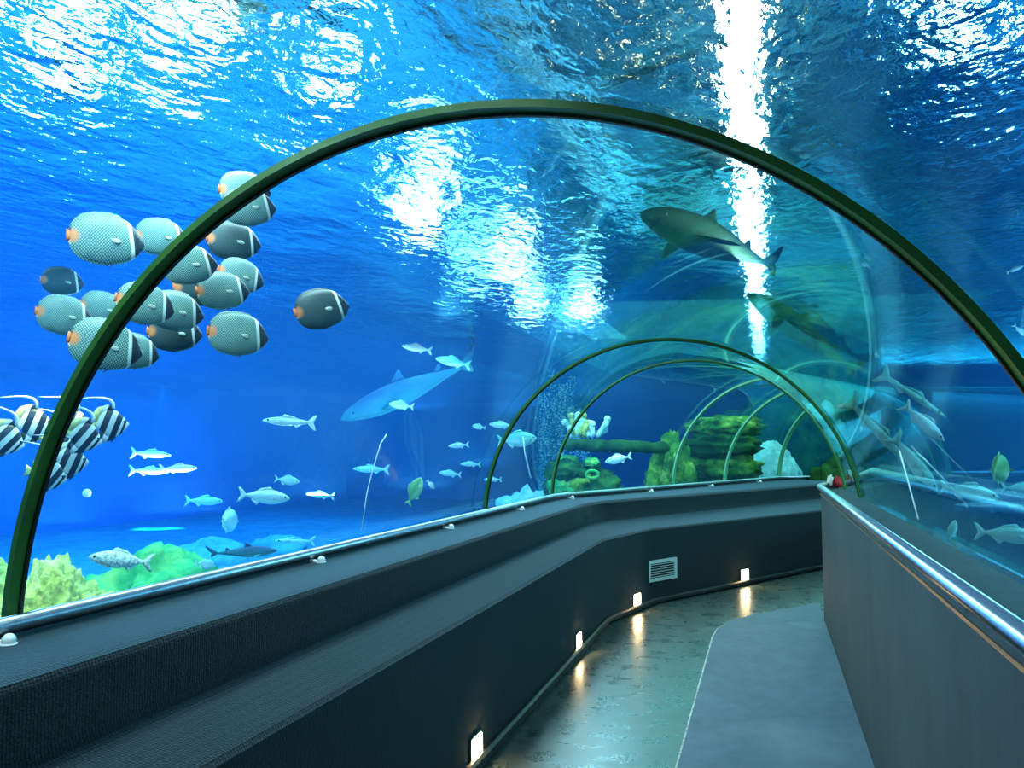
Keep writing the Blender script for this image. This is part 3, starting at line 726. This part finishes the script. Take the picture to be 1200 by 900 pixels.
M['moss'] = reef_mat('mossy_rock', [(.34, (.010, .05, .010)), (.47, (.05, .17, .02)), (.57, (.24, .36, .04)), (.68, (.75, .68, .16))], 3.4)  # moss greens; brightest yellow paints lit ledge-top highlights into the colour
M['moss_dark'] = reef_mat('dark_mossy_rock', [(.35, (.006, .03, .008)), (.6, (.03, .12, .025)), (.78, (.22, .34, .06))], 2.6)
M['pale'] = reef_mat('pale_reef_rock', [(.3, (.30, .52, .50)), (.6, (.72, .85, .80)), (.75, (.95, .98, .95))], 5)
def mound(name, c, rad, mat, label, cat, sub=5, **k):
    bm = bmesh.new(); lumpy(bm, (0, 0, 0), rad, sub, **k)
    o = obj(name, bm, M[mat]); o.location = c; return setp(o, label, cat)
def floor_z(p): return TZ0
def at_floor(px, D, z=TZ0): p = at(px, 523, D); p.z = z; return p
mound('cauliflower_coral', at_floor(60, 4.9, .22), (.36, .40, .56), 'coral_yellow', 'yellow cauliflower coral head beside the foot of the big hoop', 'coral', lump=.13, lfreq=11, rough=.2, seed=1, sub=6)
mound('cauliflower_coral', at_floor(-22, 5.3, .2), (.36, .45, .50), 'coral_yellow', 'yellow coral half hidden by the foot of the big hoop at the left edge', 'coral', lump=.13, lfreq=11, rough=.2, seed=9, sub=6)
mound('reef_mound', at_floor(178, 6.2, .10), (.60, .65, .52), 'coral_green', 'bright green reef mound just above the left rail', 'rock', rough=.3, lump=.05, lfreq=9, seed=2)
mound('reef_mound', at_floor(112, 5.7, .0), (.28, .32, .42), 'coral_green', 'low green reef mound between the yellow coral and the brighter mound', 'rock', rough=.3, lump=.05, lfreq=9, seed=3)
# small rock lumps on the bottom of the left tank
for i, (px, D, r) in enumerate([(420, 12.5, .35), (330, 14.5, .3), (512, 11.5, .35), (250, 13, .4)]):
    mound('sunken_rock', at_floor(px, D, TZ0 + .05), (r * 1.6, r, r * .7), 'pale', ['pale rock on the tank floor by the thin white line', 'pale rock on the tank floor below the deep silver fish', 'pale rock on the tank floor left of the second hoop', 'pale rock on the tank floor at the far left, near the light pool'][i], 'rock', sub=3, rough=.35, seed=10 + i)
# pale mound with white corals between second and third hoops
t = setp(empty('coral_garden', at_floor(616, 12.7)), 'pale coral mound low between the second and third hoops', 'coral')
bm = bmesh.new(); lumpy(bm, (0, 0, .35), (.50, .45, .75), 4, rough=.3, seed=21); obj('coral_rock', bm, M['pale'], t)
random.seed(5)
for i in range(9):
    bm = bmesh.new(); lumpy(bm, (0, 0, 0), (.13, .13, .11), 3, rough=.2, lump=.2, lfreq=3, seed=30 + i); o = obj('coral_knob', bm, M['pale'], t)
    a = random.uniform(0, 6.28); o.location = (.42 * math.cos(a) * random.random(), .4 * math.sin(a), random.uniform(.55, 1.0))
# mossy log on posts, past the bend
def log(name, a, b, r, mat, label=None, parent=None, seed=0, n=16, m=26):
    a, b = Vector(a), Vector(b); ax = (b - a); L = ax.length; ax.normalize(); u = ax.orthogonal().normalized(); v = ax.cross(u)
    bm = bmesh.new(); rings = []
    for i in range(m + 1):
        t = i / m; c = a + ax * L * t; ring = []
        e = 1 if 0 < i < m else .72
        for k in range(n):
            an = 2 * PI * k / n; d = math.cos(an) * u + math.sin(an) * v
            rr = r * e * (1 + .28 * noise.fractal((c + d * r) * 3.2 + Vector((seed, 0, 0)), .6, 2, 3))
            ring.append(c + d * rr - a)
        rings.append(ring)
    loft(bm, rings); o = obj(name, bm, M[mat], parent); o.location = a if not parent else a
    if label: setp(o, label, 'log')
    return o
log('mossy_log', at(660, 521, 11.6), at(782, 525, 12.4), .085, 'moss_dark', 'dark mossy log lying level across the rocks past the bend', seed=1)
log('mossy_post', at_floor(742, 12.2), at(775, 522, 12.7), .10, 'moss', 'leaning mossy post holding up the log, left of the rock block', seed=3)
# rock pile with green corals under the log
t = setp(empty('rock_pile', at_floor(680, 12.0)), 'pile of dark green rocks and corals under the mossy log', 'rock')
o0 = Vector(at_floor(680, 12.0))
for i, (px, py, r, mt) in enumerate([(672, 571, .34, 'moss'), (700, 574, .30, 'moss_dark'), (662, 552, .22, 'moss_dark'), (688, 555, .20, 'moss_dark'), (666, 541, .12, 'coral_green'), (694, 542, .09, 'coral_green'), (676, 585, .4, 'moss_dark'), (706, 560, .14, 'moss_dark'), (662, 570, .2, 'coral_green')]):
    bm = bmesh.new(); lumpy(bm, (0, 0, 0), (r * 1.15, r, r * .8), 4, rough=.3, lump=.08, lfreq=4, seed=40 + i); o = obj('boulder', bm, M[mt], t); o.location = at(px, py, 12.0 - .1 * (i % 3)) - o0
bm = bmesh.new(); tube(bm, [Vector((.085 * math.cos(a), 0, .05 * math.sin(a))) for a in [2 * PI * k / 16 for k in range(17)]], .022, 8); o = obj('coral_ring', bm, M['coral_green'], t); o.location = at(694, 556, 11.55) - o0; o.rotation_euler = (0, 0, .3)
# bushy pale coral standing on the log
t = setp(empty('branching_coral', at(686, 512, 11.85)), 'bushy cyan coral growing on top of the mossy log', 'coral')
random.seed(8)
for i in range(16):
    bm = bmesh.new(); x = random.uniform(-.24, .24); h = random.uniform(.14, .34) * (1 - abs(x)); p = [Vector((x * .8, random.uniform(-.1, .1), 0))]
    for j in range(4): p.append(p[-1] + Vector((random.uniform(-.04, .04) + x * .1, random.uniform(-.04, .04), h / 4)))
    tube(bm, p, [.03, .04, .035, .045, .03], 7); ball(bm, p[-1], .05, 8); obj('coral_branch', bm, M['pale'] if i % 4 else M['coral_yellow'], t)
# big layered rock block
t = setp(empty('rock_block', at_floor(842, 14.2)), 'big layered mossy rock block behind the tunnel, past the log', 'rock')
o0 = Vector(at_floor(842, 14.2))
for i, (z, hw, hd, hh, dx, mt) in enumerate([(.15, .72, .7, .42, .05, 'moss_dark'), (.62, .70, .62, .30, -.02, 'moss'), (1.02, .68, .6, .26, .05, 'moss_dark'), (1.38, .66, .6, .26, -.02, 'moss'), (1.75, .68, .6, .22, .02, 'moss_dark'), (2.05, .60, .55, .20, .10, 'moss')]):
    bm = bmesh.new(); lumpy(bm, (0, 0, 0), (hw, hd, hh), 4, rough=.28, freq=2.2, lump=.05, lfreq=5, seed=60 + i); o = obj('ledge_stone', bm, M[mt], t); o.location = (dx, .1 * (i % 2), z)
t2 = mound('boulder', at_floor(786, 13.4, .45), (.36, .4, 1.0), 'moss', 'yellow green mossy boulder leaning against the rock block', 'rock', rough=.35, lump=.08, lfreq=4, seed=71)
mound('boulder', at_floor(898, 16.2, .70), (.62, .6, .85), 'pale', 'pale cyan rounded boulder beside the dark end of the tunnel', 'rock', rough=.12, seed=72)
mound('boulder', at_floor(935, 21, .6), (2.3, 1.2, 2.2), 'moss_dark', 'huge dark rock closing the view at the far end of the tunnel', 'rock', rough=.3, seed=73)
mound('boulder', at_floor(1010, 13.5, .3), (.8, .6, 1.1), 'moss_dark', 'dark green rock behind the right handrail end', 'rock', rough=.3, seed=74)
# ------------------------------------------------------------------ bubbles, lines
def bubbles(name, cols, label, seed, cat='bubbles'):
    random.seed(seed); bm = bmesh.new()
    for (p, q, n, sp, r) in cols:
        for i in range(n):
            t = random.random(); c = p + (q - p) * t + Vector((random.gauss(0, sp), random.gauss(0, sp), 0))
            bmesh.ops.create_icosphere(bm, subdivisions=1, radius=r * random.uniform(.5, 1.3), matrix=Matrix.Translation(c))
    o = obj(name, bm, M['bubble']); setp(o, label, cat); o['kind'] = 'stuff'; return o
q = N('air_bubble'); M['bubble'] = q.surf(q.n('BsdfPrincipled', {'Base Color': (.85, .97, .95), 'Roughness': .15, 'Specular IOR Level': .8}))
cols = []
for px, y0, y1, n in ((634, 590, 400, 500), (645, 590, 370, 300), (655, 590, 390, 500), (665, 588, 380, 300), (674, 588, 420, 450), (685, 586, 440, 250)):
    cols.append((at(px, y0, 15.5), at(px + 4, y1 + 60, 15.5), n, .06, .011))
bubbles('bubble_curtain', cols, 'curtain of rising air bubbles behind the second hoop', 3)
M['rope'] = pbr('white_rope', (.85, .88, .86), .6)
def line(pts, r, label):
    bm = bmesh.new(); tube(bm, pts, r, 8); setp(obj('rope', bm, M['rope']), label, 'rope')
line([at(424, 622, 5.6), at(430, 578, 5.6), at(437, 550, 5.6), at(446, 520, 5.6), at(453, 509, 5.6)], .0042, 'thin white line hanging in the water left of the second hoop')
line([at(1054, 528, 3.6), at(1063, 560, 3.5), at(1076, 608, 3.3)], .003, 'thin pale line hanging in the water on the right, above the ledge')
line([at(613, 512, 9.6), at(615, 530, 9.6), at(622, 560, 9.6)], .007, 'short white line hanging under the fish behind the second hoop')
# plain white ball for a small round pale spot in the water
bm = bmesh.new(); ball(bm, (0, 0, 0), .031, 14); o = obj('white_ball', bm, M['rope']); o.location = at(102, 578, 6.2); setp(o, 'small round white ball in the blue water on the left', 'float')
# red and pale bag on the ledge at the end
t = setp(empty('bag', (.585, 8.30, 1.124), None), 'red bag with a cream flap on the right-hand ledge at the bend', 'bag')
bm = bevelled_box((.035, 0, .052), (.10, .09, .10), .022, Matrix.Rotation(R(24), 3, 'Y')); obj('bag_body', bm, M['red'], t)
bm = bevelled_box((-.030, -.01, .062), (.045, .10, .115), .016, Matrix.Rotation(R(14), 3, 'Y')); obj('flap', bm, M['cream'], t)
